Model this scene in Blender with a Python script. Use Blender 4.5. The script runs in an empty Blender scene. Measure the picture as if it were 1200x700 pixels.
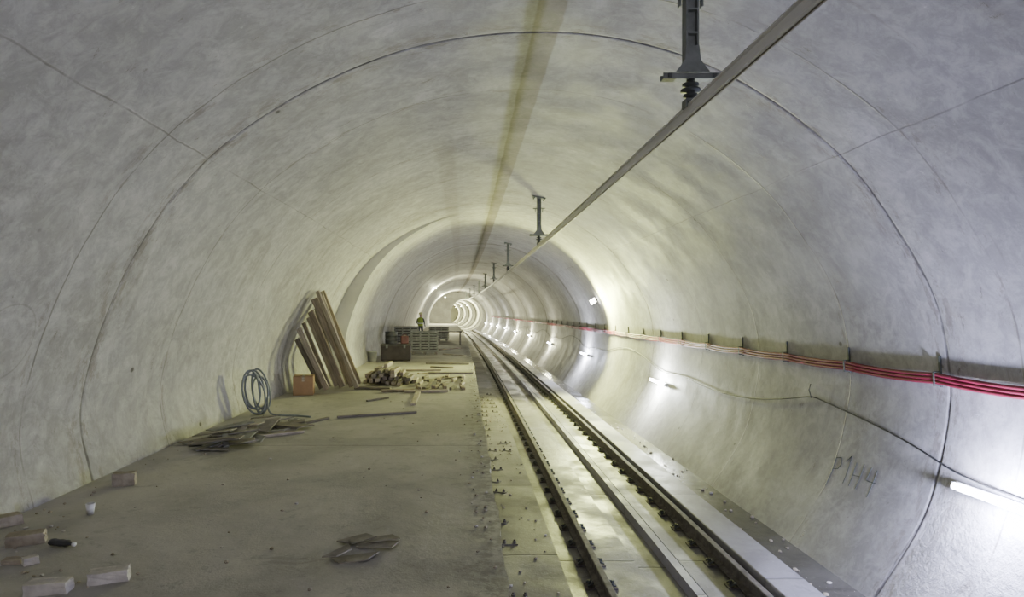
import bpy, bmesh, math, random
from mathutils import Vector, Matrix
random.seed(7)
R = random.Random(11)
C = bpy.context.scene.collection
CAMZ = 1.7
F = 750.0

# ------------------------------------------------------------------ helpers
def bx(y):
    return -0.00028*y*y if y > 0 else 0.0
def link(o):
    C.objects.link(o); return o
def meta(o, label=None, category=None, group=None, kind=None):
    if label: o["label"] = label
    if category: o["category"] = category
    if group: o["group"] = group
    if kind: o["kind"] = kind
    return o
def mesh_obj(name, verts, faces, mat=None, smooth=False, parent=None):
    me = bpy.data.meshes.new(name)
    me.from_pydata([tuple(v) for v in verts], [], faces)
    me.update()
    if mat: me.materials.append(mat)
    if smooth:
        for p in me.polygons: p.use_smooth = True
    o = link(bpy.data.objects.new(name, me))
    if parent: o.parent = parent
    return o
def empty(name, loc, rot=(0,0,0)):
    o = link(bpy.data.objects.new(name, None))
    o.location = loc; o.rotation_euler = rot; o.empty_display_size = .1
    return o
def boxes(name, lst, mat, bevel=0.0, parent=None):
    v=[];f=[]
    for b in lst:
        cx,cy,cz,sx,sy,sz=b[:6]
        M = b[6] if len(b)>6 else None
        n=len(v)
        for dz in(-.5,.5):
            for dx,dy in((-.5,-.5),(.5,-.5),(.5,.5),(-.5,.5)):
                p=Vector((dx*sx,dy*sy,dz*sz))
                if M is not None: p=M@p
                v.append((cx+p.x,cy+p.y,cz+p.z))
        f+=[(n,n+3,n+2,n+1),(n+4,n+5,n+6,n+7),(n,n+1,n+5,n+4),(n+1,n+2,n+6,n+5),(n+2,n+3,n+7,n+6),(n+3,n,n+4,n+7)]
    o=mesh_obj(name,v,f,mat,parent=parent)
    if bevel>0:
        m=o.modifiers.new("bevel","BEVEL"); m.width=bevel; m.segments=2
    return o
def lathe(name, prof, mat, seg=24, parent=None, smooth=True, axis='Z', off=(0,0,0)):
    v=[];f=[];n=len(prof)
    for i in range(seg):
        a=2*math.pi*i/seg
        for r,z in prof:
            if axis=='Z': p=(r*math.cos(a),r*math.sin(a),z)
            elif axis=='Y': p=(r*math.cos(a),z,r*math.sin(a))
            else: p=(z,r*math.cos(a),r*math.sin(a))
            v.append((p[0]+off[0],p[1]+off[1],p[2]+off[2]))
    for i in range(seg):
        j=(i+1)%seg
        for k in range(n-1):
            f.append((i*n+k,j*n+k,j*n+k+1,i*n+k+1))
    return mesh_obj(name,v,f,mat,smooth,parent)
def sweep(name, prof, ys, mat, closed=False, smooth=False, parent=None, bend=True, caps=False):
    v=[];f=[];n=len(prof)
    for y in ys:
        for (x,z) in prof:
            v.append((x+(bx(y) if bend else 0),y,z+CAMZ))
    m=n if closed else n-1
    for j in range(len(ys)-1):
        for k in range(m):
            k2=(k+1)%n
            f.append((j*n+k,j*n+k2,(j+1)*n+k2,(j+1)*n+k))
    if caps:
        f.append(tuple(range(n))[::-1]); L=(len(ys)-1)*n; f.append(tuple(range(L,L+n)))
    return mesh_obj(name,v,f,mat,smooth,parent)
def curve(name, strokes, r, mat, parent=None, cyc=False, res=3, poly=False):
    cu=bpy.data.curves.new(name,'CURVE'); cu.dimensions='3D'; cu.bevel_depth=r; cu.bevel_resolution=res; cu.use_fill_caps=True
    for pts in strokes:
        if poly:
            s=cu.splines.new('POLY'); s.points.add(len(pts)-1)
            for p,q in zip(s.points,pts): p.co=(q[0],q[1],q[2],1)
        else:
            s=cu.splines.new('NURBS'); s.points.add(len(pts)-1); s.order_u=4; s.use_endpoint_u=not cyc
            for p,q in zip(s.points,pts): p.co=(q[0],q[1],q[2],1)
        s.use_cyclic_u=cyc
    cu.materials.append(mat)
    o=bpy.data.objects.new(name,cu); C.objects.link(o)
    dg=bpy.context.evaluated_depsgraph_get()
    me=bpy.data.meshes.new_from_object(o.evaluated_get(dg))
    bpy.data.objects.remove(o)
    for p in me.polygons: p.use_smooth=True
    o=link(bpy.data.objects.new(name,me))
    if parent: o.parent=parent
    return o
def copy_tree(root, loc=None, rot=None):
    n=root.copy(); C.objects.link(n)
    if loc is not None: n.location=loc
    if rot is not None: n.rotation_euler=rot
    for ch in root.children:
        c=ch.copy(); c.parent=n; C.objects.link(c)
    return n

# ------------------------------------------------------------------ materials
class NT:
    def __init__(s,name):
        s.m=bpy.data.materials.new(name); s.m.use_nodes=True
        s.t=s.m.node_tree; s.b=s.t.nodes["Principled BSDF"]
    def n(s,typ,**k):
        x=s.t.nodes.new(typ)
        for a,b in k.items(): setattr(x,a,b)
        return x
    def l(s,a,b): s.t.links.new(a,b)
    def math(s,op,a,b=None,clamp=False):
        x=s.n("ShaderNodeMath",operation=op); x.use_clamp=clamp
        for i,q in enumerate((a,b)):
            if q is None: continue
            if isinstance(q,(int,float)): x.inputs[i].default_value=q
            else: s.l(q,x.inputs[i])
        return x.outputs[0]
    def ramp(s,val,a,b,c=0.0,d=1.0):
        x=s.n("ShaderNodeMapRange"); x.interpolation_type='SMOOTHSTEP'
        s.l(val,x.inputs[0])
        for i,q in zip((1,2,3,4),(a,b,c,d)): x.inputs[i].default_value=q
        return x.outputs[0]
    def mix(s,fac,a,b):
        x=s.n("ShaderNodeMix",data_type='RGBA')
        if isinstance(fac,(int,float)): x.inputs[0].default_value=fac
        else: s.l(fac,x.inputs[0])
        for i,q in ((6,a),(7,b)):
            if isinstance(q,tuple): x.inputs[i].default_value=(*q,1)
            else: s.l(q,x.inputs[i])
        return x.outputs[2]
    def noise(s,vec,scale,detail=4,rough=.55,out=0,dist=0):
        x=s.n("ShaderNodeTexNoise"); x.inputs["Scale"].default_value=scale
        x.inputs["Detail"].default_value=detail; x.inputs["Roughness"].default_value=rough
        x.inputs["Distortion"].default_value=dist
        if vec is not None: s.l(vec,x.inputs["Vector"])
        return x.outputs[out]
    def mapping(s,vec,scale=(1,1,1),loc=(0,0,0)):
        x=s.n("ShaderNodeMapping"); x.inputs["Scale"].default_value=scale; x.inputs["Location"].default_value=loc
        s.l(vec,x.inputs["Vector"]); return x.outputs[0]
    def bump(s,h,strength=.3,dist=.02):
        x=s.n("ShaderNodeBump"); x.inputs["Strength"].default_value=strength; x.inputs["Distance"].default_value=dist
        s.l(h,x.inputs["Height"]); s.l(x.outputs[0],s.b.inputs["Normal"])
    def pos(s):
        return s.n("ShaderNodeNewGeometry").outputs["Position"]
    def obj(s):
        return s.n("ShaderNodeTexCoord").outputs["Object"]

def simple(name,col,rough=.6,metal=0,var=.25,scale=6,bump=.15,stretch=(1,1,1),dark=None):
    t=NT(name); p=t.mapping(t.obj(),stretch)
    n=t.noise(p,scale,5,.6)
    f=t.ramp(n,.3,.7)
    d=dark or tuple(c*(1-var*1.6) for c in col)
    c=t.mix(f,d,col)
    t.l(c,t.b.inputs["Base Color"])
    t.b.inputs["Roughness"].default_value=rough; t.b.inputs["Metallic"].default_value=metal
    if bump: t.bump(t.noise(p,scale*5,3),bump,.006)
    return t.m
def emis(name,col,strength):
    t=NT(name); t.b.inputs["Base Color"].default_value=(*col,1)
    n=t.noise(t.obj(),2); s=t.ramp(n,0,1,strength*.95,strength*1.05)
    t.l(s,t.b.inputs["Emission Strength"])
    t.b.inputs["Emission Color"].default_value=(*col,1)
    return t.m

def lining(name,u_left,u_right):
    t=NT(name)
    uvn=t.n("ShaderNodeUVMap"); uvn.uv_map="metres"
    uv=uvn.outputs[0]
    sep=t.n("ShaderNodeSeparateXYZ"); t.l(uv,sep.inputs[0]); u,v=sep.outputs[0],sep.outputs[1]
    P=t.pos()
    wob=t.math('MULTIPLY',t.math('SUBTRACT',t.noise(P,.9,5,.6),.5),.10)
    v2=t.math('ADD',v,wob); u2=t.math('ADD',u,wob)
    big=t.ramp(t.noise(t.mapping(uv,(.25,.35,1)),1.0,5,.6),.35,.65)
    col=t.mix(big,(.34,.33,.325),(.45,.44,.43))
    mid=t.ramp(t.noise(t.mapping(uv,(.5,.9,1),(3,1,0)),1.2,7,.7,dist=.6),.50,.64)
    col=t.mix(t.math('MULTIPLY',mid,.45),col,(.255,.24,.225))
    light=t.ramp(t.noise(t.mapping(uv,(.9,.6,1),(7,4,0)),1.1,7,.72),.54,.64)
    col=t.mix(t.math('MULTIPLY',light,.38),col,(.58,.57,.56))
    mo=t.ramp(t.noise(t.mapping(uv,(1,1,1),(11,3,0)),4.0,7,.78,dist=.5),.40,.62,.82,1.09)
    sc=t.ramp(t.noise(t.mapping(uv,(1.6,3.2,1),(1,9,0)),2.4,8,.85,dist=.5),.61,.65)
    col=t.mix(t.math('MULTIPLY',sc,.75),col,(.18,.155,.13))
    sc2=t.ramp(t.noise(t.mapping(uv,(2.6,1.6,1),(21,5,0)),2.4,8,.85,dist=.3),.63,.66)
    col=t.mix(t.math('MULTIPLY',sc2,.55),col,(.66,.65,.63))
    dr=t.ramp(t.noise(t.mapping(uv,(.35,7,1),(4,2,0)),1.4,5,.7),.60,.72)
    col=t.mix(t.math('MULTIPLY',dr,.35),col,(.22,.195,.165))
    wn=t.n("ShaderNodeTexWhiteNoise"); wn.noise_dimensions='1D'
    t.l(t.math('FLOOR',t.math('DIVIDE',t.math('SUBTRACT',v2,8.05-1.26),2.52)),wn.inputs["W"])
    col=t.mix(t.math('MULTIPLY',wn.outputs[0],.30),col,(.24,.23,.22))
    def seam(off,per):
        a=t.math('ADD',t.math('SUBTRACT',v2,off),per*20.5)
        a=t.math('SUBTRACT',t.math('MODULO',a,per),per*.5)
        return t.math('ABSOLUTE',a)
    dM=seam(6.4,10.05)
    near=t.ramp(dM,.02,.42,1,0)
    patch=t.ramp(t.noise(t.mapping(uv,(1.1,3,1)),2.0,7,.8),.50,.58)
    col=t.mix(t.math('MULTIPLY',t.math('MULTIPLY',near,patch),.62),col,(.20,.17,.135))
    m1=t.ramp(dM,.007,.022,1,0)
    brk=t.ramp(t.noise(t.mapping(uv,(1,.2,1)),1.7,4,.7),.35,.55,.40,1)
    m1=t.math('MULTIPLY',m1,brk)
    col=t.mix(t.math('MULTIPLY',m1,.80),col,(.10,.09,.078))
    gr=t.math('MULTIPLY',t.ramp(dM,.10,.30,1,0),t.ramp(v,14,30))
    col=t.mix(t.math('MULTIPLY',gr,.6),col,(.15,.135,.11))
    dm=seam(8.05,2.52)
    m2=t.ramp(dm,.005,.014,1,0)
    brk2=t.ramp(t.noise(t.mapping(uv,(.5,.1,1),(5,0,0)),1.3,4,.7),.38,.54,.15,1)
    m2=t.math('MULTIPLY',m2,brk2)
    col=t.mix(t.math('MULTIPLY',m2,.70),col,(.14,.125,.105))
    near2=t.ramp(dm,.01,.25,1,0)
    patch2=t.ramp(t.noise(t.mapping(uv,(1.0,3,1),(9,2,0)),2.0,7,.8),.54,.61)
    col=t.mix(t.math('MULTIPLY',t.math('MULTIPLY',near2,patch2),.60),col,(.20,.17,.14))
    mins=[]
    brk3=t.ramp(t.noise(t.mapping(uv,(.2,1,1),(2,7,0)),.9,4,.7),.38,.60,.15,1)
    for uu in (u_left,u_right):
        d=t.math('ABSOLUTE',t.math('SUBTRACT',u2,uu))
        mm=t.math('MULTIPLY',t.ramp(d,.003,.012,1,0),brk3); mins.append(mm)
        col=t.mix(t.math('MULTIPLY',mm,.6),col,(.13,.115,.10))
    wn_=t.math('MULTIPLY',t.math('SUBTRACT',t.noise(P,2.2,4),.5),.06)
    d=t.math('ABSOLUTE',t.math('ADD',u,wn_))
    st=t.ramp(d,.12,.15,1,0)
    col=t.mix(t.math('MULTIPLY',st,.68),col,(.17,.142,.105))
    d=t.math('ABSOLUTE',t.math('ADD',u,1.15))
    st2=t.math('MULTIPLY',t.ramp(d,.10,.22,1,0),t.ramp(v,8,12))
    col=t.mix(t.math('MULTIPLY',st2,.35),col,(.19,.17,.14))
    for (cu_,cv_,rr) in ((u_left-2.1,5.1,.32),(u_right+4.0,6.1,.28)):
        du=t.math('SUBTRACT',u,cu_); dv=t.math('SUBTRACT',v,cv_)
        rr_=t.math('SQRT',t.math('ADD',t.math('MULTIPLY',du,du),t.math('MULTIPLY',dv,dv)))
        q=t.ramp(t.math('ABSOLUTE',t.math('SUBTRACT',rr_,rr)),.003,.012,1,0)
        col=t.mix(t.math('MULTIPLY',q,.35),col,(.18,.17,.15))
    sp=t.n("ShaderNodeTexVoronoi"); sp.inputs["Scale"].default_value=1.0; sp.inputs["Randomness"].default_value=1
    t.l(t.mapping(uv,(1.5,1.2,1)),sp.inputs["Vector"])
    spm=t.ramp(sp.outputs["Distance"],.025,.06,1,0)
    ss=t.n("ShaderNodeSeparateXYZ"); t.l(sp.outputs["Color"],ss.inputs[0])
    spm=t.math('MULTIPLY',spm,t.ramp(ss.outputs[1],.58,.60))
    col=t.mix(t.math('MULTIPLY',spm,.9),col,(.07,.06,.055))
    fine=t.math('MULTIPLY',t.ramp(t.noise(P,14,4,.7),.3,.7,.93,1.05),mo)
    mx=t.n("ShaderNodeMix",data_type='RGBA',blend_type='MULTIPLY'); mx.inputs[0].default_value=1
    t.l(col,mx.inputs[6]); t.l(fine,mx.inputs[7])
    t.l(mx.outputs[2],t.b.inputs["Base Color"])
    t.l(t.ramp(t.noise(P,1.4,4),.3,.7,.58,.75),t.b.inputs["Roughness"])
    t.b.inputs["Specular IOR Level"].default_value=.32
    rough_area=t.math('MULTIPLY',t.ramp(v2,6.30,6.42,1,0),t.ramp(u,u_right+3.3,u_right+3.9))
    h=t.math('ADD',t.math('MULTIPLY',t.noise(P,1.0,3,.5),.35),t.math('MULTIPLY',t.noise(P,9,5,.7),.18))
    h=t.math('ADD',h,t.math('MULTIPLY',t.math('MULTIPLY',t.noise(P,16,4,.7),rough_area),1.8))
    h=t.math('SUBTRACT',h,t.math('MULTIPLY',m1,.4))
    h=t.math('SUBTRACT',h,t.math('MULTIPLY',sc,.08))
    h=t.math('SUBTRACT',h,t.math('MULTIPLY',t.math('MAXIMUM',t.math('MAXIMUM',mins[0],mins[1]),m2),.15))
    t.bump(h,.5,.03)
    return t.m

def floor_mat(name,base,dark,light,rough=(.55,.8),joints=None,bumpd=.02,edge=None,spec=.4):
    t=NT(name); P=t.pos()
    a=t.ramp(t.noise(P,.55,6,.65,dist=.4),.38,.62)
    col=t.mix(a,dark,base)
    b=t.ramp(t.noise(t.mapping(P,(1.5,.5,1),(4,2,0)),1.3,6,.7),.55,.72)
    col=t.mix(t.math('MULTIPLY',b,.5),col,light)
    c=t.ramp(t.noise(P,5,6,.75),.55,.68)
    col=t.mix(t.math('MULTIPLY',c,.45),col,tuple(x*.6 for x in dark))
    c2=t.ramp(t.noise(t.mapping(P,(1,1,1),(5,5,5)),1.7,7,.78,dist=1.2),.56,.66)
    col=t.mix(t.math('MULTIPLY',c2,.5),col,tuple(x*.65 for x in dark))
    g=t.ramp(t.noise(P,60,2,.6),.62,.72)
    col=t.mix(t.math('MULTIPLY',g,.4),col,light)
    g2=t.ramp(t.noise(P,22,3,.7),.64,.70)
    col=t.mix(t.math('MULTIPLY',g2,.45),col,light)
    h=t.math('ADD',t.noise(P,3,5,.65),t.math('MULTIPLY',t.noise(P,40,3,.7),.25))
    sp=t.n("ShaderNodeSeparateXYZ"); t.l(P,sp.inputs[0])
    if joints:
        w=t.math('MULTIPLY',t.math('SUBTRACT',t.noise(P,1.5,4),.5),.10)
        y=t.math('ADD',t.math('ADD',sp.outputs[1],w),joints[1])
        d=t.math('ABSOLUTE',t.math('SUBTRACT',t.math('MODULO',y,joints[0]),joints[0]*.5))
        k=t.ramp(d,.006,.025,1,0)
        col=t.mix(t.math('MULTIPLY',k,.6),col,tuple(x*.45 for x in dark))
        h=t.math('SUBTRACT',h,t.math('MULTIPLY',k,.5))
    if edge is not None:
        xs=t.math('ADD',sp.outputs[0],t.math('MULTIPLY',t.math('MULTIPLY',sp.outputs[1],sp.outputs[1]),.00028))
        xs=t.math('ADD',xs,t.math('MULTIPLY',t.math('SUBTRACT',t.noise(P,2.5,5,.7),.5),.5))
        k=t.ramp(xs,edge[0],edge[1])
        n2=t.ramp(t.noise(P,7,5,.75),.40,.56)
        col=t.mix(t.math('MULTIPLY',t.math('MULTIPLY',k,n2),.6),col,tuple(x*.45 for x in dark))
    t.l(col,t.b.inputs["Base Color"])
    t.l(t.ramp(t.noise(P,1.1,4),.35,.65,rough[0],rough[1]),t.b.inputs["Roughness"])
    t.b.inputs["Specular IOR Level"].default_value=spec
    t.bump(h,.5,bumpd)
    return t.m

M_floor=floor_mat("platform_concrete",(.49,.47,.41),(.35,.335,.29),(.60,.58,.52),(.7,.9),(5.1,2.55+5.1*3-8.1),edge=(-.15,.15))
M_bed=floor_mat("trackbed_concrete",(.25,.24,.225),(.12,.11,.095),(.38,.37,.35),(.35,.7),(3.0,30))
M_strip=floor_mat("side_slab_concrete",(.20,.19,.16),(.11,.10,.082),(.30,.285,.245),(.6,.85),(3.0,30))
M_gutter=floor_mat("wet_gutter",(.13,.125,.11),(.07,.065,.055),(.21,.20,.185),(.04,.25),spec=.6)
M_beam=floor_mat("curb_concrete",(.34,.33,.35),(.22,.21,.22),(.44,.43,.445),(.45,.7),(3.0,31))
M_dark=simple("dark_painted_steel",(.10,.11,.10),.6,.3)
M_galv=simple("grey_steel",(.24,.26,.235),.5,.3)
M_rust=simple("dusty_rail_side",(.16,.14,.12),.8,.1,.35,12)
M_head=simple("worn_rail_head",(.30,.28,.25),.4,.5,.2,10,0,(1,.1,1))
M_alu=simple("aluminium",(.78,.77,.73),.5,0,.08,8,0,(1,.1,1))
M_copper=simple("contact_wire",(.16,.14,.11),.5,.5)
M_red=simple("crimson_cable_sheath",(.25,.009,.042),.6,0,.2,4,0)
M_blk=simple("black_rubber",(.04,.04,.04),.6)
M_hose=simple("grey_hose",(.25,.275,.285),.5,0,.2,4,0)
M_wood=simple("raw_timber",(.42,.35,.245),.85,0,.3,4,.3,(1,8,8))
M_wood2=simple("pale_timber",(.58,.51,.38),.85,0,.28,4,.3,(1,8,8))
M_wood3=simple("weathered_timber",(.28,.25,.195),.88,0,.3,4,.3,(1,8,8))
M_card=simple("cardboard",(.46,.29,.15),.85,0,.12,4,.05)
M_ply=simple("dirty_plywood",(.34,.315,.25),.85,0,.25,6,.2)
M_brick=simple("pale_block",(.66,.62,.55),.85,0,.2,9,.5)
M_brickd=simple("dusty_block",(.42,.37,.28),.9,0,.25,9,.5)
M_white=simple("white_paper",(.85,.85,.82),.6,0,.08,5,0)
M_bucket=simple("dirty_white_plastic",(.55,.55,.48),.6,0,.2,5,0)
M_plastic=simple("black_plastic",(.05,.05,.05),.5)
M_crate=simple("grey_slats",(.32,.32,.27),.75,0,.25,8,.2)
M_inside=simple("crate_load",(.10,.095,.08),.9)
M_maroon=simple("maroon_paint",(.15,.05,.035),.6,0,.25,6)
M_brown=simple("brown_board",(.065,.05,.042),.7)
M_ink=simple("grey_green_marker",(.11,.125,.11),.9,0,.3,20,0)
M_vest=simple("hi_vis_vest",(.45,.60,.10),.7,0,.1,6,0)
M_skin=simple("skin",(.55,.34,.25),.5,0,.1)
M_helmet=simple("yellow_helmet",(.80,.78,.40),.4,0,.05)
M_housing=simple("lamp_housing",(.6,.6,.62),.4,0,.1)
M_cool=emis("cool_tube_glow",(.84,.86,1.0),90)
M_warm=emis("flood_glow",(1.0,.98,.80),110)

# ------------------------------------------------------------------ lining profile
raw=[(-405,300),(-425,255),(-440,195),(-453,135),(-448,85),(-427,15),(-390,-65),(-342,-137),(-275,-203),(-170,-268),(-50,-312),
     (90,-327),(220,-309),(332,-261),(435,-182),(502,-95),(545,-15),(562,65),(560,135),(535,235),(482,325),(455,360),(430,385)]
raw=[(a/117,-b/117) for a,b in raw]
def catmull(P,n=8):
    out=[]
    for i in range(1,len(P)-2):
        p0,p1,p2,p3=P[i-1],P[i],P[i+1],P[i+2]
        for k in range(n):
            t=k/n
            out.append(tuple(.5*((2*p1[c])+(-p0[c]+p2[c])*t+(2*p0[c]-5*p1[c]+4*p2[c]-p3[c])*t*t+(-p0[c]+3*p1[c]-3*p2[c]+p3[c])*t**3) for c in(0,1)))
    out.append(P[-2]); return out
prof=catmull(raw)
def inner(p):
    x,z=p
    if x<0: x*=3.40/3.87
    return (x, z)
profI=[inner(p) for p in prof]
U=[0.0]
for a,b in zip(prof,prof[1:]): U.append(U[-1]+math.dist(a,b))
ic=min(range(len(prof)),key=lambda i:abs(prof[i][0]-.77)+(10 if prof[i][1]<0 else 0))
u0=U[ic]; U=[q-u0 for q in U]
il=min(range(len(prof)),key=lambda i:math.dist(prof[i],(-2.65,1.58)))
ir=min(range(len(prof)),key=lambda i:math.dist(prof[i],(3.68,1.58)))
M_line=lining("cast_concrete_lining",U[il],U[ir])
cx,cz=.47,-.6
def wallpt(u,y,off=0.0):
    u=max(U[0],min(U[-1]-1e-4,u))
    for i in range(len(U)-1):
        if U[i]<=u<=U[i+1]: break
    t=(u-U[i])/(U[i+1]-U[i])
    PP=prof if y<17.9 else profI
    a,b=PP[i],PP[i+1]
    x=a[0]+(b[0]-a[0])*t; z=a[1]+(b[1]-a[1])*t
    dx,dz=b[0]-a[0],b[1]-a[1]; L=math.hypot(dx,dz); nx,nz=dz/L,-dx/L
    if nx*(cx-x)+nz*(cz-z)<0: nx,nz=-nx,-nz
    return Vector((x+nx*off+bx(y),y,z+nz*off+CAMZ)), Vector((nx,0,nz))
def u_right(zrel):
    for i in range(ir,len(prof)-1):
        if prof[i][1]>=zrel>=prof[i+1][1]:
            t=(prof[i][1]-zrel)/(prof[i][1]-prof[i+1][1]); return U[i]+t*(U[i+1]-U[i])
    return U[-1]
seams=[6.4+10.05*k for k in range(-1,9)]
def rows(y0,y1,step):
    ys=[y0]; y=y0
    while y<y1-1e-6:
        y=min(y+step,y1); ys.append(y)
    ys=[(y,0) for y in ys if all(abs(y-s)>.20 for s in seams)]
    for s in seams:
        if y0<s-.1 and s+.1<y1: ys+=[(s-.10,0),(s-.04,0),(s-.02,0),(s-.008,.008),(s+.008,.008),(s+.02,0),(s+.04,0),(s+.10,0)]
    return sorted(ys)
def lining_part(name,i0,i1):
    v=[];f=[];uvs=[]
    for (PP,y0,y1,st) in ((prof,-7,17.9,.5),(profI,17.9,95,1.0)):
        base=len(v); rr=rows(y0,y1,st); n=i1-i0+1
        for (y,o) in rr:
            for i in range(i0,i1+1):
                x,z=PP[i]; d=math.hypot(x-cx,z-cz)
                v.append((x+(x-cx)/d*o+bx(y),y,z+(z-cz)/d*o+CAMZ)); uvs.append((U[i],y))
        for j in range(len(rr)-1):
            for k in range(n-1):
                a=base+j*n+k; f.append((a,a+1,a+n+1,a+n))
    o=mesh_obj(name,v,f,M_line,True)
    l=o.data.uv_layers.new(name="metres")
    for lp in o.data.loops: l.data[lp.index].uv=uvs[lp.vertex_index]
    return meta(o,kind="structure")
lining_part("wall_left",0,il)
lining_part("ceiling",il,ir)
lining_part("wall_right",ir,len(prof)-1)
M_step=simple("lit_step_concrete",(.66,.65,.55),.8,0,.12,1.2,.2)  # paler than the lining: lamplight on this face is painted into its colour
idx=[i for i in range(len(prof)) if prof[i][0]<=0.05]
v=[];f=[]
for i in idx:
    for PP in(prof,profI): v.append((PP[i][0]+bx(17.9),17.9,PP[i][1]+CAMZ))
for k in range(len(idx)-1): f.append((2*k,2*k+1,2*k+3,2*k+2))
meta(mesh_obj("wall_recess",v,f,M_step),kind="structure")
M_endw=simple("end_wall_concrete",(.42,.41,.36),.8,0,.2,.8,.2)
ocx,ocz,orr=2.12,-.5,2.42
poly=[p for p in profI]
v=[];f=[];N=96
for i in range(N):
    a=2*math.pi*i/N; d=(math.cos(a),math.sin(a)); best=9
    for p,q in zip(poly,poly[1:]+poly[:1]):
        ex,ez=q[0]-p[0],q[1]-p[1]; den=d[0]*ez-d[1]*ex
        if abs(den)<1e-9: continue
        wx,wz=p[0]-ocx,p[1]-ocz
        t=(wx*ez-wz*ex)/den; s=(wx*d[1]-wz*d[0])/den
        if t>0 and -1e-6<=s<=1+1e-6: best=t if best==9 else max(best,t)
    best=max(best,orr+.02)
    v.append((ocx+d[0]*orr+bx(95),95,ocz+d[1]*orr+CAMZ)); v.append((ocx+d[0]*best+bx(95),95,ocz+d[1]*best+CAMZ))
for i in range(N):
    j=(i+1)%N; f.append((2*i,2*i+1,2*j+1,2*j))
meta(mesh_obj("wall_end",v,f,M_endw),kind="structure")
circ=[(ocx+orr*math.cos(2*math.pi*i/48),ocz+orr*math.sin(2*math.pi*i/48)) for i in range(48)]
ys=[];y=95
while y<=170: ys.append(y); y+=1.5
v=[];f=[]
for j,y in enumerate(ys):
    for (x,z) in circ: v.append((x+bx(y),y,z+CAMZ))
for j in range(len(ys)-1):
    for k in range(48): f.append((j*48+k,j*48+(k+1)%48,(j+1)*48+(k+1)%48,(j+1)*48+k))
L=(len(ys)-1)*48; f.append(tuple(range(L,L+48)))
t=NT("bore_unlit_bands"); sp=t.n("ShaderNodeSeparateXYZ"); t.l(t.pos(),sp.inputs[0])
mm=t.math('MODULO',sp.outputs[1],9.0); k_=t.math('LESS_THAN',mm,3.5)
t.l(t.mix(k_,(.66,.65,.56),(.09,.085,.075)),t.b.inputs["Base Color"]); t.b.inputs["Roughness"].default_value=.7  # dark bands in the colour stand in for unlit gaps along the bore
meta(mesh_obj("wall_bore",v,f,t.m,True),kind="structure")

# ------------------------------------------------------------------ floors
def yr(a,b,s):
    o=[];y=a
    while y<b: o.append(y); y+=s
    return o+[b]
Yl=yr(-7,170,2)
fy=yr(-7,95,.15); v=[];f=[]
RR=random.Random(3); e=0
for y in fy:
    e=e*.5+RR.uniform(-.012,.012)
    for (x,z) in ((-3.95,-1.7),(-2,-1.7),(.10,-1.7),(.245+e,-1.7),(.235,-2.9)):
        v.append((x+bx(y),y,z+CAMZ))
for j in range(len(fy)-1):
    for k in range(4): f.append((j*5+k,j*5+k+1,(j+1)*5+k+1,(j+1)*5+k))
meta(mesh_obj("floor",v,f,M_floor),kind="structure")
meta(sweep("floor.001",[(.20,-2.86),(1.05,-2.86),(1.07,-2.93)],Yl,M_strip),kind="structure")
meta(sweep("floor.002",[(1.07,-2.93),(1.95,-2.93),(1.97,-3.01),(2.45,-3.01),(2.47,-2.93),(3.1,-2.93)],Yl,M_bed),kind="structure")
meta(sweep("floor.003",[(3.0,-2.9),(4.35,-2.9)],Yl,M_gutter),kind="structure")
meta(sweep("trim_1",[(3.02,-2.95),(3.02,-2.73),(3.03,-2.72),(3.41,-2.72),(3.43,-2.74),(3.45,-2.95)],Yl,M_beam),kind="structure")
meta(sweep("trim_2",[(2.32,-3.02),(2.33,-2.89),(2.42,-2.885),(2.43,-3.02)],Yl,M_beam),kind="structure")

# ------------------------------------------------------------------ rails
rp=[(-.07,0),(.07,0),(.07,.012),(.012,.03),(.009,.12),(.036,.132),(.036,.155),(.028,.16),(-.028,.16),(-.036,.155),(-.036,.132),(-.009,.12),(-.012,.03),(-.07,.012)]
for k,X in enumerate((1.41,2.915)):
    o=sweep("rail" if k==0 else "rail.001",[(X+a,-2.910+b) for a,b in rp],yr(-4,168,2),M_rust,closed=True,caps=True)
    o.data.materials.append(M_head)
    for p in o.data.polygons:
        if p.normal.z>.6 and p.center.z>CAMZ-2.912+.14: p.material_index=1
    meta(o,"long dusty steel running rail with worn head on concrete bed","rail",group="track rails")
fa=empty("rail_fastener",(0,0,0))
boxes("base_plate",[(0,0,.009,.34,.16,.018)],M_rust,.003,fa)
for s in(-1,1):
    curve("clip",[[(s*.15,-.05,.03),(s*.10,-.05,.055),(s*.085,-.03,.045),(s*.095,0,.06),(s*.085,.03,.045),(s*.10,.05,.055),(s*.15,.05,.03)]],.010,M_dark,fa)
    lathe("bolt",[(0,.075),(.016,.075),(.018,.06),(.018,.018)],M_dark,6,fa,False,off=(s*.125,0,0))
fa["label"]="dark steel clip plate bolting the rail to the slab"; fa["category"]="rail fastener"; fa["group"]="fasteners along the rails"
zf=CAMZ-2.93
first=True
for X in(1.41,2.915):
    y=5.6
    while y<58:
        if first: fa.location=(X+bx(y),y,zf); first=False
        else: copy_tree(fa,(X+bx(y),y,zf))
        y+=.60
an=empty("anchor_plate",(.5,6.4,CAMZ-2.86))
boxes("plate",[(0,0,.006,.20,.12,.012)],M_strip,.003,an)
for s in(-1,1):
    lathe("stud",[(0,.05),(.012,.05),(.012,.03),(.022,.03),(.022,.012)],M_rust,8,an,False,off=(s*.06,0,0))
meta(an,"dusty anchor plate with two studs in the slab","anchor plate","anchor plates beside the track")
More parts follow.
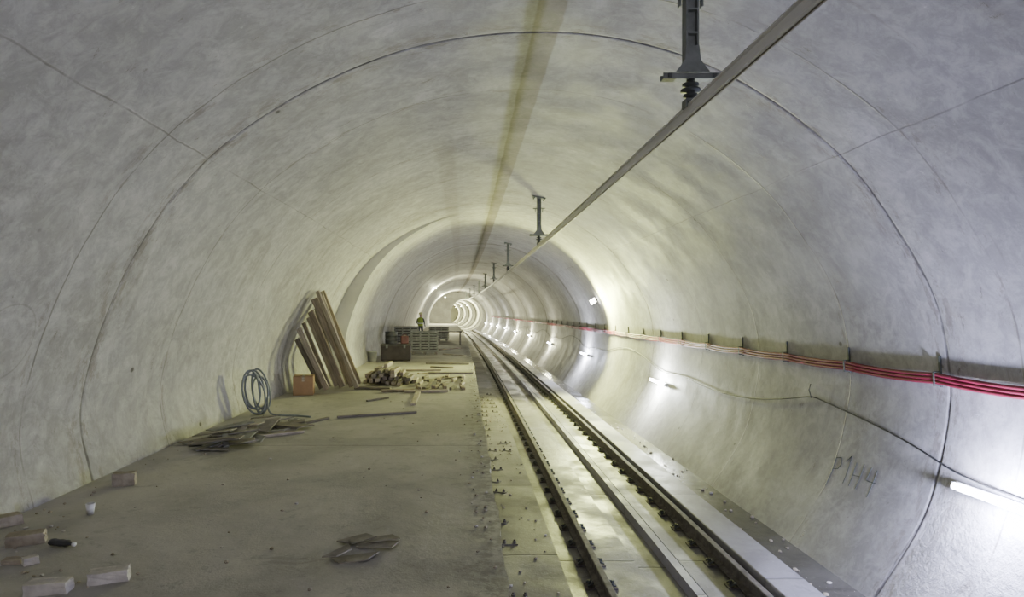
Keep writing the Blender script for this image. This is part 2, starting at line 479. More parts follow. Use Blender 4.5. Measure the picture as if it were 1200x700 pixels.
for k in range(1,22):
    y=6.4+k*.74+R.uniform(-.1,.1); dx=R.uniform(-.07,.07)
    if R.random()<.8: copy_tree(an,(.50+dx+bx(y),y,CAMZ-2.86),(0,0,R.uniform(-.4,.4)))
    if R.random()<.45: copy_tree(an,(.80+dx+bx(y),y,CAMZ-2.86),(0,0,R.uniform(-.4,.4)))

# ------------------------------------------------------------------ overhead conductor
XR=1.70; ZR=1.53
cr=empty("overhead_conductor_rail",(0,0,0))
meta(cr,"long light grey aluminium overhead conductor rail hung from the ceiling","conductor rail")
pp=[(-.034,.05),(.034,.05),(.034,.042),(.012,.040),(.013,.0),(.020,-.03),(.011,-.040),(.004,-.040),(.004,.034),(-.004,.034),(-.004,-.040),(-.011,-.040),(-.020,-.03),(-.013,.0),(-.012,.040),(-.034,.042)]
sweep("extruded_profile",[(XR+a,ZR+b) for a,b in pp],yr(.5,93,1.5),M_alu,closed=True,parent=cr,caps=True)
sweep("contact_wire",[(XR+.008*math.cos(i*math.pi/4),ZR-.045+.008*math.sin(i*math.pi/4)) for i in range(8)],yr(.5,93,1.5),M_copper,closed=True,parent=cr,caps=True)
def ceil_z(X):
    for i in range(len(prof)-1):
        if prof[i][0]<=X<=prof[i+1][0] and prof[i][1]>0:
            t=(X-prof[i][0])/(prof[i+1][0]-prof[i][0]); return prof[i][1]+t*(prof[i+1][1]-prof[i][1])
H=ceil_z(XR)-ZR
sup=empty("conductor_support",(XR+bx(4.9),4.9,ZR+CAMZ))
boxes("ceiling_plate",[(0,0,H-.02,.30,.22,.03,Matrix.Rotation(.2,3,'Y'))],M_galv,.004,sup)
for sx,sy in((-1,-1),(1,-1),(-1,1),(1,1)):
    lathe("anchor_bolt",[(0,H-.06),(.014,H-.06),(.014,H-.03),(.008,H-.03),(.008,H-.02)],M_dark,8,sup,False,off=(sx*.115,sy*.08,-sx*.022))
zb=.285
boxes("post",[(-.042,0,(H+zb)/2,.014,.10,H-zb-.03),(.042,0,(H+zb)/2,.014,.10,H-zb-.03),(0,0,(H+zb)/2,.08,.012,H-zb-.03)],M_galv,.002,sup)
for q in(.30,.48): boxes("stiffener",[(0,-.03,zb+q,.075,.05,.012)],M_galv,.002,sup)
gv=[]
for y in(-.056,-.050):
    gv+=[(-.050,y,zb+.20),(.050,y,zb+.20),(.06,y,zb+.09),(.13,y,zb),(-.13,y,zb),(-.06,y,zb+.09)]
gf=[(0,1,2,3,4,5),(11,10,9,8,7,6)]+[(i,(i+1)%6,(i+1)%6+6,i+6) for i in range(6)]
mesh_obj("gusset",gv,gf,M_galv,parent=sup)
for s in(-1,1): boxes("top_bracket",[(s*.095,0,H-.27,.09,.09,.02),(s*.085,0,H-.315,.015,.05,.09)],M_galv,.003,sup)
boxes("crossbar",[(0,-.035,.262,.44,.012,.045),(0,.035,.262,.44,.012,.045),(0,0,.243,.44,.08,.008)],M_galv,.003,sup)
for s in(-1,1): boxes("bar_nut",[(s*.17,-.045,.262,.03,.02,.03)],M_dark,.003,sup)
lathe("insulator",[(0,.24),(.03,.24),(.03,.22),(.06,.212),(.062,.198),(.03,.19),(.03,.18),(.072,.17),(.075,.155),(.03,.147),(.03,.135),(.055,.128),(.055,.115),(.025,.105),(.02,.09),(0,.09)],M_dark,20,sup)
boxes("rail_clamp",[(0,0,.078,.10,.10,.024),(-.044,0,.052,.016,.10,.05),(.044,0,.052,.016,.10,.05)],M_galv,.003,sup)
meta(sup,"grey steel drop bracket with insulator holding the conductor rail","bracket","supports of the overhead conductor rail")
for k in range(1,9):
    y=4.9+10.15*k
    copy_tree(sup,(XR+bx(y),y,ZR+CAMZ))

# ------------------------------------------------------------------ red cables with brackets
uc=u_right(-.64)
ybr=[3.5,5.0]+[6.5+1.55*k for k in range(0,50)]
for c in range(3):
    pts=[]
    for a,b in zip(ybr,ybr[1:]):
        for k in range(5):
            t=k/5; y=a+(b-a)*t
            sag=.022*4*t*(1-t)*(1+.2*math.sin(a*3))
            p,_=wallpt(uc+c*.0395+sag,y,.055); pts.append(p)
    o=curve("red_cable" if c==0 else "red_cable.%03d"%c,[pts],.0195,M_red,res=2,poly=True)
    meta(o,"thick crimson power cable running along the concrete wall","cable","red cables on the wall")
def place(o,u,y,off=0):
    p,n=wallpt(u,y,off); up=n.cross(Vector((0,1,0))).normalized()
    if up.z<0: up=-up
    yy=up.cross(n)
    M=Matrix(((n.x,yy.x,up.x),(n.y,yy.y,up.y),(n.z,yy.z,up.z)))
    M=Matrix.Rotation(math.atan(.00056*max(y,0)),3,'Z')@M
    o.location=p; o.rotation_euler=M.to_euler(); return yy
br=empty("cable_bracket",(0,0,0))
boxes("backing_bar",[(.014,0,.07,.02,.03,.32)],M_dark,.003,br)
boxes("cradle",[(.05,0,-.068,.075,.03,.012),(.05,0,.068,.075,.03,.010),(.086,0,0,.008,.02,.14)],M_dark,.002,br)
meta(br,"dark steel bracket clamping red cables to the wall","cable bracket","cable brackets on the wall")
ucb=uc+.041
place(br,ucb,6.5)
for y in ybr[3:22]:
    c=copy_tree(br); place(c,ucb,y)

# ------------------------------------------------------------------ lamps on the right wall
ul=u_right(-1.67)
lp=empty("tube_lamp",(0,0,0))
boxes("housing",[(.045,0,0,.05,1.2,.09)],M_housing,.01,lp)
lathe("tube",[(0,-.57),(.030,-.57),(.030,.57),(0,.57)],M_cool,12,lp,True,'Y',(.10,0,0))
for s in(-1,1): boxes("end_cap",[(.085,s*.585,0,.06,.03,.07)],M_housing,.006,lp)
meta(lp,"glowing tube lamp fixed low on the concrete tunnel wall","lamp","tube lamps along the wall")
LY=[5.45,15.3,24.6,34.0,43.5,53,62.5,72,81.5,90.5,-4.0]
def light(y,u,off,power,col,r=.08,dy=0,name="tube_light"):
    p,_=wallpt(u,y,off)
    L=bpy.data.lights.new(name,'POINT'); L.energy=power; L.color=col; L.shadow_soft_size=r
    o=link(bpy.data.objects.new(name,L)); o.location=(p.x,p.y+dy,p.z); return o
for k,y in enumerate(LY):
    o=lp if k==0 else copy_tree(lp)
    uu=ul+(.0 if k%2==0 else .05)
    place(o,uu,y,.015)
    col={0:(.60,.64,1.0),10:(.80,.80,1.0),1:(.92,.97,.90),2:(.78,.83,1)}.get(k,(1,.98,.60) if k<6 else (1,1,.78))
    pw={0:430,1:520,2:400,3:230,4:340,10:110}.get(k,430)
    light(y,uu,.22,pw,col,.08)
ufl=u_right(.42)
fl=empty("floodlight",(0,0,0))
boxes("bracket",[(.05,0,0,.09,.04,.04)],M_dark,.004,fl)
boxes("body",[(.16,.03,0,.22,.07,.18)],M_dark,.01,fl)
boxes("lens",[(.16,-.012,0,.19,.012,.15)],M_warm,.003,fl)
meta(fl,"small bright floodlight bracketed on the concrete wall","floodlight")
yy=place(fl,ufl,22)
if yy.y<0:
    for c in fl.children: c.scale=(1,-1,1)
p,_=wallpt(ufl,21.4,.42)
L=bpy.data.lights.new("flood_light",'SPOT'); L.energy=3900; L.color=(.93,1,.36); L.spot_size=math.radians(170); L.spot_blend=.5; L.shadow_soft_size=.45
o=link(bpy.data.objects.new("flood_light",L)); o.location=p; o.rotation_euler=Vector((-.10,-1,-.14)).to_track_quat('-Z','Y').to_euler()
wl=empty("added_fill_lamp",(0,0,0))  # made-up fixture, added to give the floating fill lights a body
curve("cord",[[(0,0,.16),(0,0,.70)]],.008,M_blk,wl,poly=True)
lathe("shade",[(.02,.17),(.06,.15),(.10,.10),(.11,.06),(.105,.06),(.055,.14),(.0,.15)],M_dark,20,wl)
lathe("bulb",[(0,.12),(.03,.11),(.045,.07),(.045,.04),(.025,.01),(0,0)],M_warm,16,wl)
meta(wl,"small bright lamp added at a fill light in the far tunnel","lamp","added fill lamps")
first=True
for (x,y,z,pw) in ((-1.9,50,3.5,1300),(-1.2,84,3.5,3200),(2.6,104,3.0,1300),(2.6,122,3.0,1300),(2.6,140,3.0,1300),(2.6,158,3.0,1300)):
    loc=(x+bx(y),y,z-(.4 if y>95 else 0))
    if first: wl.location=loc; first=False
    else: copy_tree(wl,loc)
    L=bpy.data.lights.new("added_fill_light",'POINT'); L.energy=pw; L.color=(1,1,.62); L.shadow_soft_size=.12  # fill light added to brighten the far tunnel
    o=link(bpy.data.objects.new("added_fill_light",L)); o.location=(loc[0],loc[1],loc[2]-.18)

wu=u_right
path=[(5.0,-1.60),(6.0,-1.60),(6.4,-1.50),(7.0,-1.38),(7.8,-1.28),(8.6,-1.20),(8.85,-1.17),(9.2,-1.25),(10.2,-1.42),(11.5,-1.52),(12.8,-1.50),(14.0,-1.40),(15.3,-1.50)]
y=15.3
for k in range(8):
    b=LY[k+2] if k+2<10 else 90
    for t in(.12,.3,.5,.7,.9,1.0):
        path.append((y+(b-y)*t,-1.5+ (.42 if t<.6 and t>.2 else .18 if t<1 else 0)-(.25 if abs(t-.7)<.1 else 0)*.4))
    y=b
pts=[wallpt(wu(z),yy,.03)[0] for yy,z in path]
o=curve("lamp_wire",[pts],.009,M_blk,res=2)
meta(o,"thin black wire looping between wall lamps","wire")
hk=curve("wire_hook",[[wallpt(wu(-1.02),8.95,.01)[0],wallpt(wu(-1.1),8.9,.05)[0],wallpt(wu(-1.2),8.83,.04)[0]]],.007,M_blk,poly=True)
meta(hk,"short black wire hook holding the lamp wire on the wall","hook")

def wr(strokes,y0,z0,sc,wd):
    out=[]; ub=wu(z0)
    for s in strokes:
        q=[]
        for (a,b),(c,d) in zip(s,s[1:]):
            for k in range(4): q.append((a+(c-a)*k/4,b+(d-b)*k/4))
        q.append(s[-1])
        out.append([wallpt(ub-b*sc,y0-a*wd,-.002)[0] for a,b in q])
    return out
S=[[(.05,-.30),(.02,.85)],[(.02,.85),(.30,.92),(.42,.70),(.30,.48),(.04,.42)],
   [(.62,.85),(.85,1.12),(.88,.05)],
   [(1.20,.95),(1.22,.05)],[(1.22,.48),(1.62,.52)],[(1.62,1.0),(1.60,.05)],
   [(2.02,.98),(1.95,.48),(2.45,.50)],[(2.33,.95),(2.30,-.05)]]
o=curve("wall_writing",wr(S,8.05,-2.10,.33,.34),.0065,M_ink,poly=True,res=1)
meta(o,"thin dark marker writing P1H4 on the curved concrete wall","writing")

# ------------------------------------------------------------------ floor clutter
def fp(px,py,z=0.0):
    Y=(CAMZ-z)*F/(py-365); return Vector(((px-550)*Y/F,Y,z))
def plank(name,a,b,w,th,mat,label,cat,group=None,roll=0,jag=0):
    a=Vector(a);b=Vector(b);d=b-a;L=d.length
    hw,ht=w/2,th/2
    nx=7; v=[];f=[]
    for i in range(nx+1):
        x=L*i/nx; j=(R.uniform(-jag,jag) if i in(0,nx) else 0)
        ww=hw*(1+R.uniform(-.03,.03))
        for (yy,zz) in((-ww,-ht),(ww,-ht),(ww,ht),(-ww,ht)): v.append((x-L/2+j*(1 if yy>0 else -1),yy,zz))
    for i in range(nx):
        for k in range(4): f.append((i*4+k,i*4+(k+1)%4,(i+1)*4+(k+1)%4,(i+1)*4+k))
    f.append((3,2,1,0)); f.append((nx*4,nx*4+1,nx*4+2,nx*4+3))
    o=mesh_obj(name,v,f,mat)
    m=o.modifiers.new("bevel","BEVEL"); m.width=min(th,w)*.08; m.segments=1
    q=d.to_track_quat('X','Z').to_matrix()
    q=q@Matrix.Rotation(roll,3,'X')
    o.location=(a+b)/2; o.rotation_euler=q.to_euler()
    return meta(o,label,cat,group)
def wleft(z,y):
    for i in range(len(prof)-1):
        if prof[i][1]<=z-CAMZ<=prof[i+1][1]: return prof[i][0]+bx(y)
    return -3.8
specs=[ # x at floor, y, top height, width, material
 (-2.42,13.80,2.14,.12,M_wood2),(-2.56,14.05,1.98,.15,M_wood),(-2.60,14.30,2.12,.12,M_wood2),
 (-2.76,13.95,1.70,.16,M_wood),(-2.76,14.55,2.0,.13,M_wood2),(-2.92,14.10,1.56,.11,M_wood2),
 (-2.96,14.40,1.78,.14,M_wood3),(-2.66,14.75,2.05,.12,M_wood3),(-2.84,14.95,1.9,.14,M_wood),
 (-3.00,13.50,1.34,.13,M_wood2),(-3.16,13.70,1.10,.12,M_wood3),(-3.06,14.00,1.45,.10,M_wood),(-2.50,14.55,2.16,.11,M_wood)]
for (xb,y,h,w,m) in specs:
    xt=wleft(h,y)+.12
    plank("leaning_plank",(xb,y,.05),(xt+R.uniform(0,.05),y+R.uniform(-.12,.2),h),w,.04,m,"long flat timber board leaning against the concrete wall","plank","leaning timber planks",roll=R.uniform(.9,1.55))
p=fp(357,462); bxm=empty("cardboard_box",(p.x,p.y-.05,0),(0,0,.15))
boxes("carton",[(0,0,.19,.40,.36,.38)],M_card,.008,bxm)
for s in(-1,1): boxes("flap",[(s*.1,0,.385,.19,.36,.006,Matrix.Rotation(-s*.06,3,'Y'))],M_card,.001,bxm)
boxes("tape",[(0,-.1805,.33,.05,.002,.10),(0,0,.392,.05,.36,.003)],M_wood2,0,bxm)
meta(bxm,"closed brown cardboard box beside the leaning planks","box")
hc=[]
cxh,cyh=-3.52,10.45
for k in range(6*16+1):
    a=2*math.pi*k/16; loop=k/16
    r=.27+.035*math.sin(loop*2.6)
    sx=.46+.16*math.sin(loop*1.9)
    lx=math.cos(a)*r*sx+.04*math.sin(loop*3.1); lz=math.sin(a)*r*1.2+.025*math.sin(loop*4)
    hc.append((cxh+lx+.03-(lz+.3)*.12+loop*.022-.04,cyh+lx*.35+loop*.03,.37+lz))
hc+=[(cxh+.25,cyh-.1,.05),(cxh+.45,cyh-.25,.03),(cxh+.75,cyh-.15,.025),(cxh+1.0,cyh-.3,.025)]
o=curve("coiled_hose",[hc],.016,M_hose)
meta(o,"loose grey hose coil leaning against the concrete wall","hose")
for k in range(46):
    px=R.uniform(236,352); py=523-(px-240)*.26+R.uniform(-7,9)
    p=fp(px,py); z=.012+.022*(k%6)*(1 if 250<px<325 else .3)
    a=R.uniform(-.5,.9) if k%3 else R.uniform(1.0,2.0)
    L=R.uniform(.18,.60); w=R.uniform(.05,.24)
    d=Vector((math.cos(a)*L/2,math.sin(a)*L/2,R.uniform(0,.05)))
    plank("scrap_board",p-d+Vector((0,0,z)),p+d+Vector((0,0,z)),w,.013,R.choice([M_ply,M_wood3,M_wood2,M_ply,M_crate,M_wood3]),"broken thin board in a scrap heap by the wall","scrap board","scrap boards heaped by the wall",jag=.05)
for k,(px,py,a,L,w) in enumerate(((415,656,.2,.26,.12),(440,641,-.15,.30,.13),(420,636,.5,.20,.12),(450,637,.1,.18,.10),(398,655,.9,.18,.08))):
    p=fp(px,py); d=Vector((math.cos(a)*L/2,math.sin(a)*L/2,.008)); z=Vector((0,0,.008+.010*k))
    plank("plywood_scrap",p-d+z,p+d+z,w,.009,M_ply,"thin torn plywood scrap lying on the concrete floor","plywood scrap","plywood scraps on the floor",jag=.05)
for (x1,y1,x2,y2,w,m) in ((395,489,488,483,.05,M_wood3),(484,474,490,460,.10,M_wood2),(340,500,385,490,.05,M_wood3),(495,446,540,442,.10,M_wood3),(505,430,532,431,.12,M_wood3),(430,470,455,466,.05,M_ply),(300,512,356,506,.05,M_wood2),(520,415,545,417,.12,M_wood2),(515,410,540,408,.12,M_wood),(490,438,515,436,.10,M_wood2)):
    a=fp(x1,y1,.02);b=fp(x2,y2,.02)
    plank("loose_plank",a,b,w,.035,m,"single weathered plank lying flat on the floor","plank","loose planks on the floor")
hgt=.095
for lay,(nn,x0) in enumerate(((9,-2.44),(8,-2.38),(6,-2.30),(4,-2.16),(1,-1.95))):
    for i in range(nn):
        X=x0+i*.142+R.uniform(-.006,.006); Y=15.2+R.uniform(-.45,.25); L=R.uniform(.5,1.1); a=math.pi/2+R.uniform(-.03,.03)
        d=Vector((math.cos(a)*L/2,math.sin(a)*L/2,0)); z=.048+lay*hgt
        plank("timber_block",Vector((X,Y,z))-d,Vector((X,Y,z))+d,R.uniform(.08,.115),hgt-.010,R.choice([M_wood,M_wood2,M_wood3,M_wood2]),"short thick sawn timber stacked on the floor","timber","stacked short timbers")
for gx in range(6):
    for gy in range(4):
        if R.random()<.12: continue
        X=-1.12+gx*.19+R.uniform(-.02,.02); Y=14.0+gy*.75+R.uniform(-.1,.1); L=R.uniform(.3,.62); a=math.pi/2+R.uniform(-.25,.25)
        th=R.uniform(.04,.09)
        d=Vector((math.cos(a)*L/2,math.sin(a)*L/2,0)); z=th/2+.002
        plank("timber_offcut",Vector((X,Y,z))-d,Vector((X,Y,z))+d,R.uniform(.05,.10),th,R.choice([M_wood,M_wood3,M_wood3,M_wood2]),"loose sawn offcut scattered beside the timber stack","timber offcut","scattered timber offcuts")
for gy,(X,Y,L,a) in enumerate(((-.9,13.4,.9,.1),(-2.1,13.9,.8,-.15),(-1.5,13.5,.7,.25),(-.5,17.3,1.2,.0),(-1.3,18.2,1.0,.1),(-.7,20.5,1.4,-.1))):
    d=Vector((math.cos(a)*L/2,math.sin(a)*L/2,0)); 
    plank("timber_offcut",Vector((X,Y,.03))-d,Vector((X,Y,.03))+d,.12,.05,R.choice([M_wood,M_wood3,M_wood2]),"loose sawn offcut scattered beside the timber stack","timber offcut","scattered timber offcuts")
def block(px,py,L,W,Hh,rot,mat,label,name="concrete_block"):
    p=fp(px,py)
    bm=bmesh.new(); bmesh.ops.create_cube(bm,size=1)
    bmesh.ops.subdivide_edges(bm,edges=bm.edges[:],cuts=3,use_grid_fill=True)
    for v in bm.verts:
        v.co.x*=L; v.co.y*=W; v.co.z*=Hh
        v.co+=Vector((R.uniform(-1,1),R.uniform(-1,1),R.uniform(-1,1)))*.0035
        if v.co.x>L*.4 and v.co.z>0: v.co.x-=L*.06*R.random()
        v.co.z=max(v.co.z,-Hh/2)
    me=bpy.data.meshes.new(name); bm.to_mesh(me); bm.free(); me.materials.append(mat)
    o=link(bpy.data.objects.new(name,me)); o.location=(p.x,p.y+W*.4,Hh/2); o.rotation_euler=(0,0,rot)
    return meta(o,label,"block")
block(124,684,.23,.11,.07,.35,M_brick,"pale broken block lying on the floor")
block(52,698,.24,.11,.07,.15,M_brick,"pale chipped block lying on the floor")
block(26,640,.24,.12,.08,.45,M_brickd,"dusty brown block against the wall foot")
block(4,618,.18,.12,.08,.9,M_brickd,"dusty brown block against the wall foot")
block(143,570,.2,.12,.12,.3,M_brickd,"dusty upright block by the wall foot")
block(33,663,.09,.06,.05,.8,M_brick,"small pale block fragment on the floor")
block(12,662,.12,.07,.03,.2,M_brickd,"flat dusty fragment on the floor")
p=fp(106,603); cup=empty("paper_cup",(p.x,p.y,0))
lathe("cup_body",[(0,.004),(.024,.004),(.026,0),(.036,.088),(.0345,.088),(.024,.008),(0,.008)],M_white,24,cup)
lathe("rim",[(.035,.086),(.038,.088),(.038,.091),(.035,.093),(.034,.090)],M_white,24,cup)
meta(cup,"small white paper cup standing on the floor","cup")
p=fp(72,641); bt=empty("crushed_bottle",(p.x,p.y,.028),(0,0,-.25))
o=lathe("bottle_body",[(0,-.09),(.026,-.09),(.03,-.07),(.026,-.03),(.031,0),(.026,.03),(.03,.05),(.012,.08),(.012,.10),(0,.10)],M_plastic,20,bt,True,'X'); o.scale=(1,1.2,.8)
lathe("cap",[(0,.10),(.014,.10),(.014,.12),(0,.12)],M_white,16,bt,True,'X')
meta(bt,"dark crushed plastic bottle lying on the floor","bottle")
chipm=[]
for k in range(4):
    bm=bmesh.new(); bmesh.ops.create_icosphere(bm,subdivisions=1,radius=1)
    for v in bm.verts: v.co=Vector((v.co.x*R.uniform(.7,1.3),v.co.y*R.uniform(.6,1.1),v.co.z*R.uniform(.4,.7)))
    me=bpy.data.meshes.new("chip"); bm.to_mesh(me); bm.free(); me.materials.append([M_brick,M_brickd,M_wood2,M_brickd][k]); chipm.append(me)
for k in range(230):
    if k<75: p=fp(R.uniform(20,570),R.choice([R.uniform(440,520),R.uniform(520,698)]))
    elif k<95: p=fp(R.uniform(15,110),R.uniform(600,690))
    elif k<135:
        Y=R.uniform(4.2,12); p=Vector((-3.62+abs(R.gauss(0,.15)),Y,0))
    else: Y=R.uniform(4.2,20); p=Vector((.17-abs(R.gauss(0,.10)),Y,0))
    if p.x<-3.66 or p.x>.19: continue
    s=R.uniform(.008,.020)
    o=link(bpy.data.objects.new("rubble_chip",chipm[k%4])); o.location=(p.x,p.y,s*.45); o.scale=(s,s,s); o.rotation_euler=(0,0,R.uniform(0,6))
    meta(o,"small stone chip on the dusty floor","rubble chip","rubble chips on the floor")
for k in range(50):
    y=R.uniform(6.4,16); s=R.uniform(.012,.035)
    o=link(bpy.data.objects.new("gutter_chip",chipm[k%4])); o.location=(R.uniform(3.52,4.0),y,CAMZ-2.9+s*.4); o.scale=(s,s,s); o.rotation_euler=(0,0,R.uniform(0,6))
    meta(o,"pale stone chip lying in the wet gutter","rubble chip","chips in the gutter")
for k in range(90):
    y=R.uniform(6.2,18); s=R.uniform(.010,.028)
    o=link(bpy.data.objects.new("slab_chip",chipm[k%4])); o.location=(R.uniform(.33,1.02)+bx(y),y,CAMZ-2.86+s*.4); o.scale=(s,s,s); o.rotation_euler=(0,0,R.uniform(0,6))
    meta(o,"stone chip scattered on the slab beside the track","rubble chip","chips beside the track")

def crate(x,y,w,d,h,rot):
    e=empty("slatted_crate",(x,y,0),(0,0,rot))
    boxes("pallet",[(i*w*.42,0,.05,.1,d,.09) for i in(-1,0,1)]+[(0,j*d*.4,.11,w,.1,.02) for j in(-1,-.5,0,.5,1)],M_wood3,.003,e)
    boxes("load",[(0,0,h/2+.04,w*.9,d*.9,h-.2)],M_inside,.02,e)
    n=7
    for s in(-1,1):
        boxes("side_panel",[(0,s*d/2,.16+k*(h-.18)/n,w,.02,(h-.18)/n*.6) for k in range(n+1)],M_crate,.003,e)
        boxes("side_panel",[(s*w/2,0,.16+k*(h-.18)/n,.02,d,(h-.18)/n*.6) for k in range(n+1)],M_crate,.003,e)
        for q in(-1,1): boxes("post",[(s*w*.47,q*(d*.5-.04),h/2+.06,.05,.05,h-.12)],M_crate,.003,e)
        boxes("post",[(s*w*.16,-(d*.5+.02),h/2+.06,.06,.02,h-.12)],M_crate,.003,e)
    return meta(e,"grey slatted pallet crate standing on the floor","crate")
p=fp(497,416); crate(p.x,p.y+.4,1.05,.8,.90,.05)
p=fp(461,424)
e=empty("tool_chest",(p.x+.05,p.y+.4,0),(0,0,.05))
boxes("chest_body",[(0,0,.27,1.0,.6,.50)],M_brown,.02,e)
boxes("lid",[(0,0,.55,1.03,.63,.06)],M_inside,.012,e)
for s in(-1,1): boxes("latch",[(s*.3,-.325,.50,.07,.03,.10)],M_galv,.005,e)
for s in(-1,1): boxes("skid",[(s*.35,0,.015,.1,.6,.03)],M_wood3,0,e)
meta(e,"dark brown site tool chest with worn lid on the floor","chest")
ed=empty("steel_drum",(p.x-.12,p.y+.40,.585))
lathe("drum_body",[(0,0),(.21,0),(.215,.01),(.21,.02),(.21,.12),(.22,.13),(.21,.14),(.21,.26),(.22,.27),(.21,.28),(.21,.40),(.218,.41),(.21,.42),(.19,.41),(0,.41)],M_plastic,28,ed)
lathe("bung",[(0,.425),(.03,.425),(.03,.405)],M_dark,10,ed,False,off=(.1,0,0))
meta(ed,"small black drum standing on the tool chest","drum")
e2=empty("fuel_can",(p.x+.34,p.y+.35,.583),(0,0,.3))
boxes("can_body",[(0,0,.14,.26,.15,.27)],M_maroon,.02,e2)
boxes("handle",[(-.06,0,.295,.02,.03,.04),(.06,0,.295,.02,.03,.04),(0,0,.32,.14,.03,.02)],M_maroon,.004,e2)
lathe("spout",[(.02,.27),(.02,.31),(.026,.31),(.026,.325),(0,.325)],M_dark,12,e2,False,off=(.10,0,0))
meta(e2,"dark red fuel can on the tool chest","fuel can")
eb=empty("paint_bucket",(p.x-.72,p.y+.1,0))
lathe("bucket_body",[(0,.0),(.13,0),(.16,.32),(.165,.32),(.165,.34),(.15,.34),(.12,.02),(0,.02)],M_bucket,24,eb)
curve("handle",[[(-.16,0,.30),(-.14,-.08,.22),(0,-.14,.16),(.14,-.08,.22),(.16,0,.30)]],.004,M_galv,eb)
meta(eb,"dirty white plastic bucket next to the tool chest","bucket")
p=fp(522,404)
e=empty("work_table",(p.x,p.y,0))
boxes("table_top",[(0,0,.66,1.7,.9,.05)],M_brown,.005,e)
for sx in(-1,1):
    for sy in(-1,1): boxes("leg",[(sx*.75,sy*.36,.32,.07,.07,.64)],M_wood3,.004,e)
meta(e,"rough dark work table in the tunnel","table")
c=crate(-1.75,37,1.1,.8,.8,-.05); c["label"]="grey slatted crate near the worker"
c=crate(-2.85,29,1.1,.8,1.0,.1); c["label"]="tall grey slatted crate behind the tool chest"

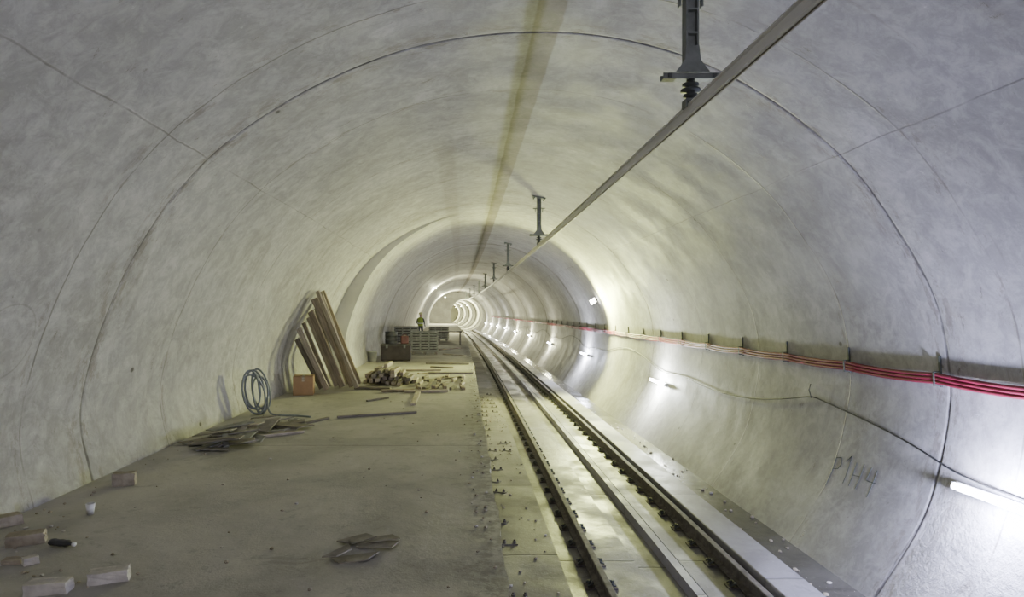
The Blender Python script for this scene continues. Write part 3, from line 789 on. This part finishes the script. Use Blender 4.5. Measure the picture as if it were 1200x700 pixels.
# ------------------------------------------------------------------ worker
def worker(x,y,rot,label,arm=0.0):
    e=empty("person",(x,y,0),(0,0,rot))
    J={}; E=[]; V=[]; Rr=[]
    def add(nm,co,r,par=None):
        J[nm]=len(V); V.append(co); Rr.append(r)
        if par is not None: E.append((J[par],J[nm]))
    add("pelvis",(0,0,.96),(.15,.11)); add("belly",(0,0,1.10),(.14,.10),"pelvis"); add("chest",(0,.0,1.30),(.17,.12),"belly")
    add("neck0",(0,0,1.46),(.08,.075),"chest"); add("neck",(0,-.01,1.53),(.055,.055),"neck0"); add("head",(0,-.02,1.62),(.075,.09),"neck"); add("crown",(0,-.015,1.72),(.06,.075),"head")
    for s,n in((-1,"r"),(1,"l")):
        add("sh"+n,(s*.19,0,1.41),(.06,.06),"chest")
        el=(s*.26,.02-arm*.05,1.14); wr_=(s*(.27-arm*.08),-.06-arm*.22,.90+arm*.2)
        add("el"+n,el,(.045,.045),"sh"+n); add("wr"+n,wr_,(.03,.026),"el"+n)
        add("pa"+n,(wr_[0],wr_[1]-.02-arm*.04,wr_[2]-.07+arm*.04),(.036,.018),"wr"+n)
        for k in range(4):
            bxx=wr_[0]+( -.027+.018*k); by=wr_[1]-.025-arm*.05; bz=wr_[2]-.12+arm*.06
            L=(.035,.042,.04,.03)[k]
            add("f%d%s"%(k,n),(bxx,by,bz),(.009,.009),"pa"+n); add("g%d%s"%(k,n),(bxx,by-.015,bz-L),(.008,.008),"f%d%s"%(k,n))
        add("th"+n,(wr_[0]-s*.04,wr_[1]-.04,wr_[2]-.08),(.010,.010),"pa"+n)
        add("hip"+n,(s*.09,0,.88),(.095,.095),"pelvis"); add("kn"+n,(s*.11,-.03,.50),(.062,.065),"hip"+n); add("an"+n,(s*.12,.01,.10),(.042,.045),"kn"+n)
        add("he"+n,(s*.12,.03,.05),(.045,.045),"an"+n); add("to"+n,(s*.13,-.15,.04),(.042,.035),"he"+n)
    me=bpy.data.meshes.new("body"); me.from_pydata(V,E,[]); me.update()
    o=link(bpy.data.objects.new("body",me)); o.parent=e
    sk=o.modifiers.new("skin","SKIN")
    for i,r in enumerate(Rr): me.skin_vertices[0].data[i].radius=r
    me.skin_vertices[0].data[0].use_root=True
    o.modifiers.new("sub","SUBSURF").levels=2; o.modifiers["sub"].render_levels=2
    t=NT("worker_body"); sp=t.n("ShaderNodeSeparateXYZ"); t.l(t.obj(),sp.inputs[0])
    k=t.math('GREATER_THAN',sp.outputs[2],1.50)
    col=t.mix(k,(.04,.05,.09),(.5,.32,.24)); t.l(col,t.b.inputs["Base Color"]); me.materials.append(t.m)
    v=[];f=[];seg=24
    lev=[(.155,.118,.92),(.16,.12,1.05),(.172,.13,1.2),(.19,.14,1.32),(.185,.13,1.42),(.11,.10,1.49)]
    for (a,b,z) in lev:
        for i in range(seg):
            an_=2*math.pi*i/seg; v.append((a*math.cos(an_)*1.04,b*math.sin(an_)*1.06,z))
    for j in range(len(lev)-1):
        for i in range(seg): f.append((j*seg+i,j*seg+(i+1)%seg,(j+1)*seg+(i+1)%seg,(j+1)*seg+i))
    mesh_obj("safety_vest",v,f,M_vest,True,e)
    mesh_obj("reflective_band",[(math.cos(2*math.pi*i/24)*.18,math.sin(2*math.pi*i/24)*.143,z) for z in(1.08,1.13) for i in range(24)],[(i,(i+1)%24,24+(i+1)%24,24+i) for i in range(24)],M_white,True,e)
    lathe("helmet",[(.14,1.69),(.115,1.70),(.112,1.74),(.09,1.79),(.05,1.82),(0,1.83)],M_helmet,24,e)
    for s in(-1,1): lathe("eye",[(0,.008),(.008,0),(0,-.008)],M_blk,8,e,True,'Z',(s*.03,-.105,1.645))
    mesh_obj("nose",[(-.012,-.10,1.61),(.012,-.10,1.61),(0,-.13,1.61),(0,-.10,1.65)],[(0,2,1),(0,3,2),(2,3,1)],M_skin,parent=e)
    e.scale=(.9,.9,.9)
    return meta(e,label,"person")
worker(-2.86,37.5,2.9,"person in hi-vis vest and helmet standing behind crate",arm=.6)

# ------------------------------------------------------------------ world + camera
w=bpy.data.worlds.new("world"); bpy.context.scene.world=w; w.use_nodes=True
w.node_tree.nodes["Background"].inputs[0].default_value=(.82,.78,.92,1)
w.node_tree.nodes["Background"].inputs[1].default_value=1.9
cam=bpy.data.cameras.new("camera"); co=link(bpy.data.objects.new("camera",cam))
co.location=(0,0,CAMZ); co.rotation_euler=(math.pi/2,0,0)
cam.sensor_fit='HORIZONTAL'; cam.sensor_width=36; cam.lens=36*F/1200; cam.shift_x=50/1200; cam.shift_y=15/1200
cam.clip_start=.05; cam.clip_end=400
bpy.context.scene.camera=co
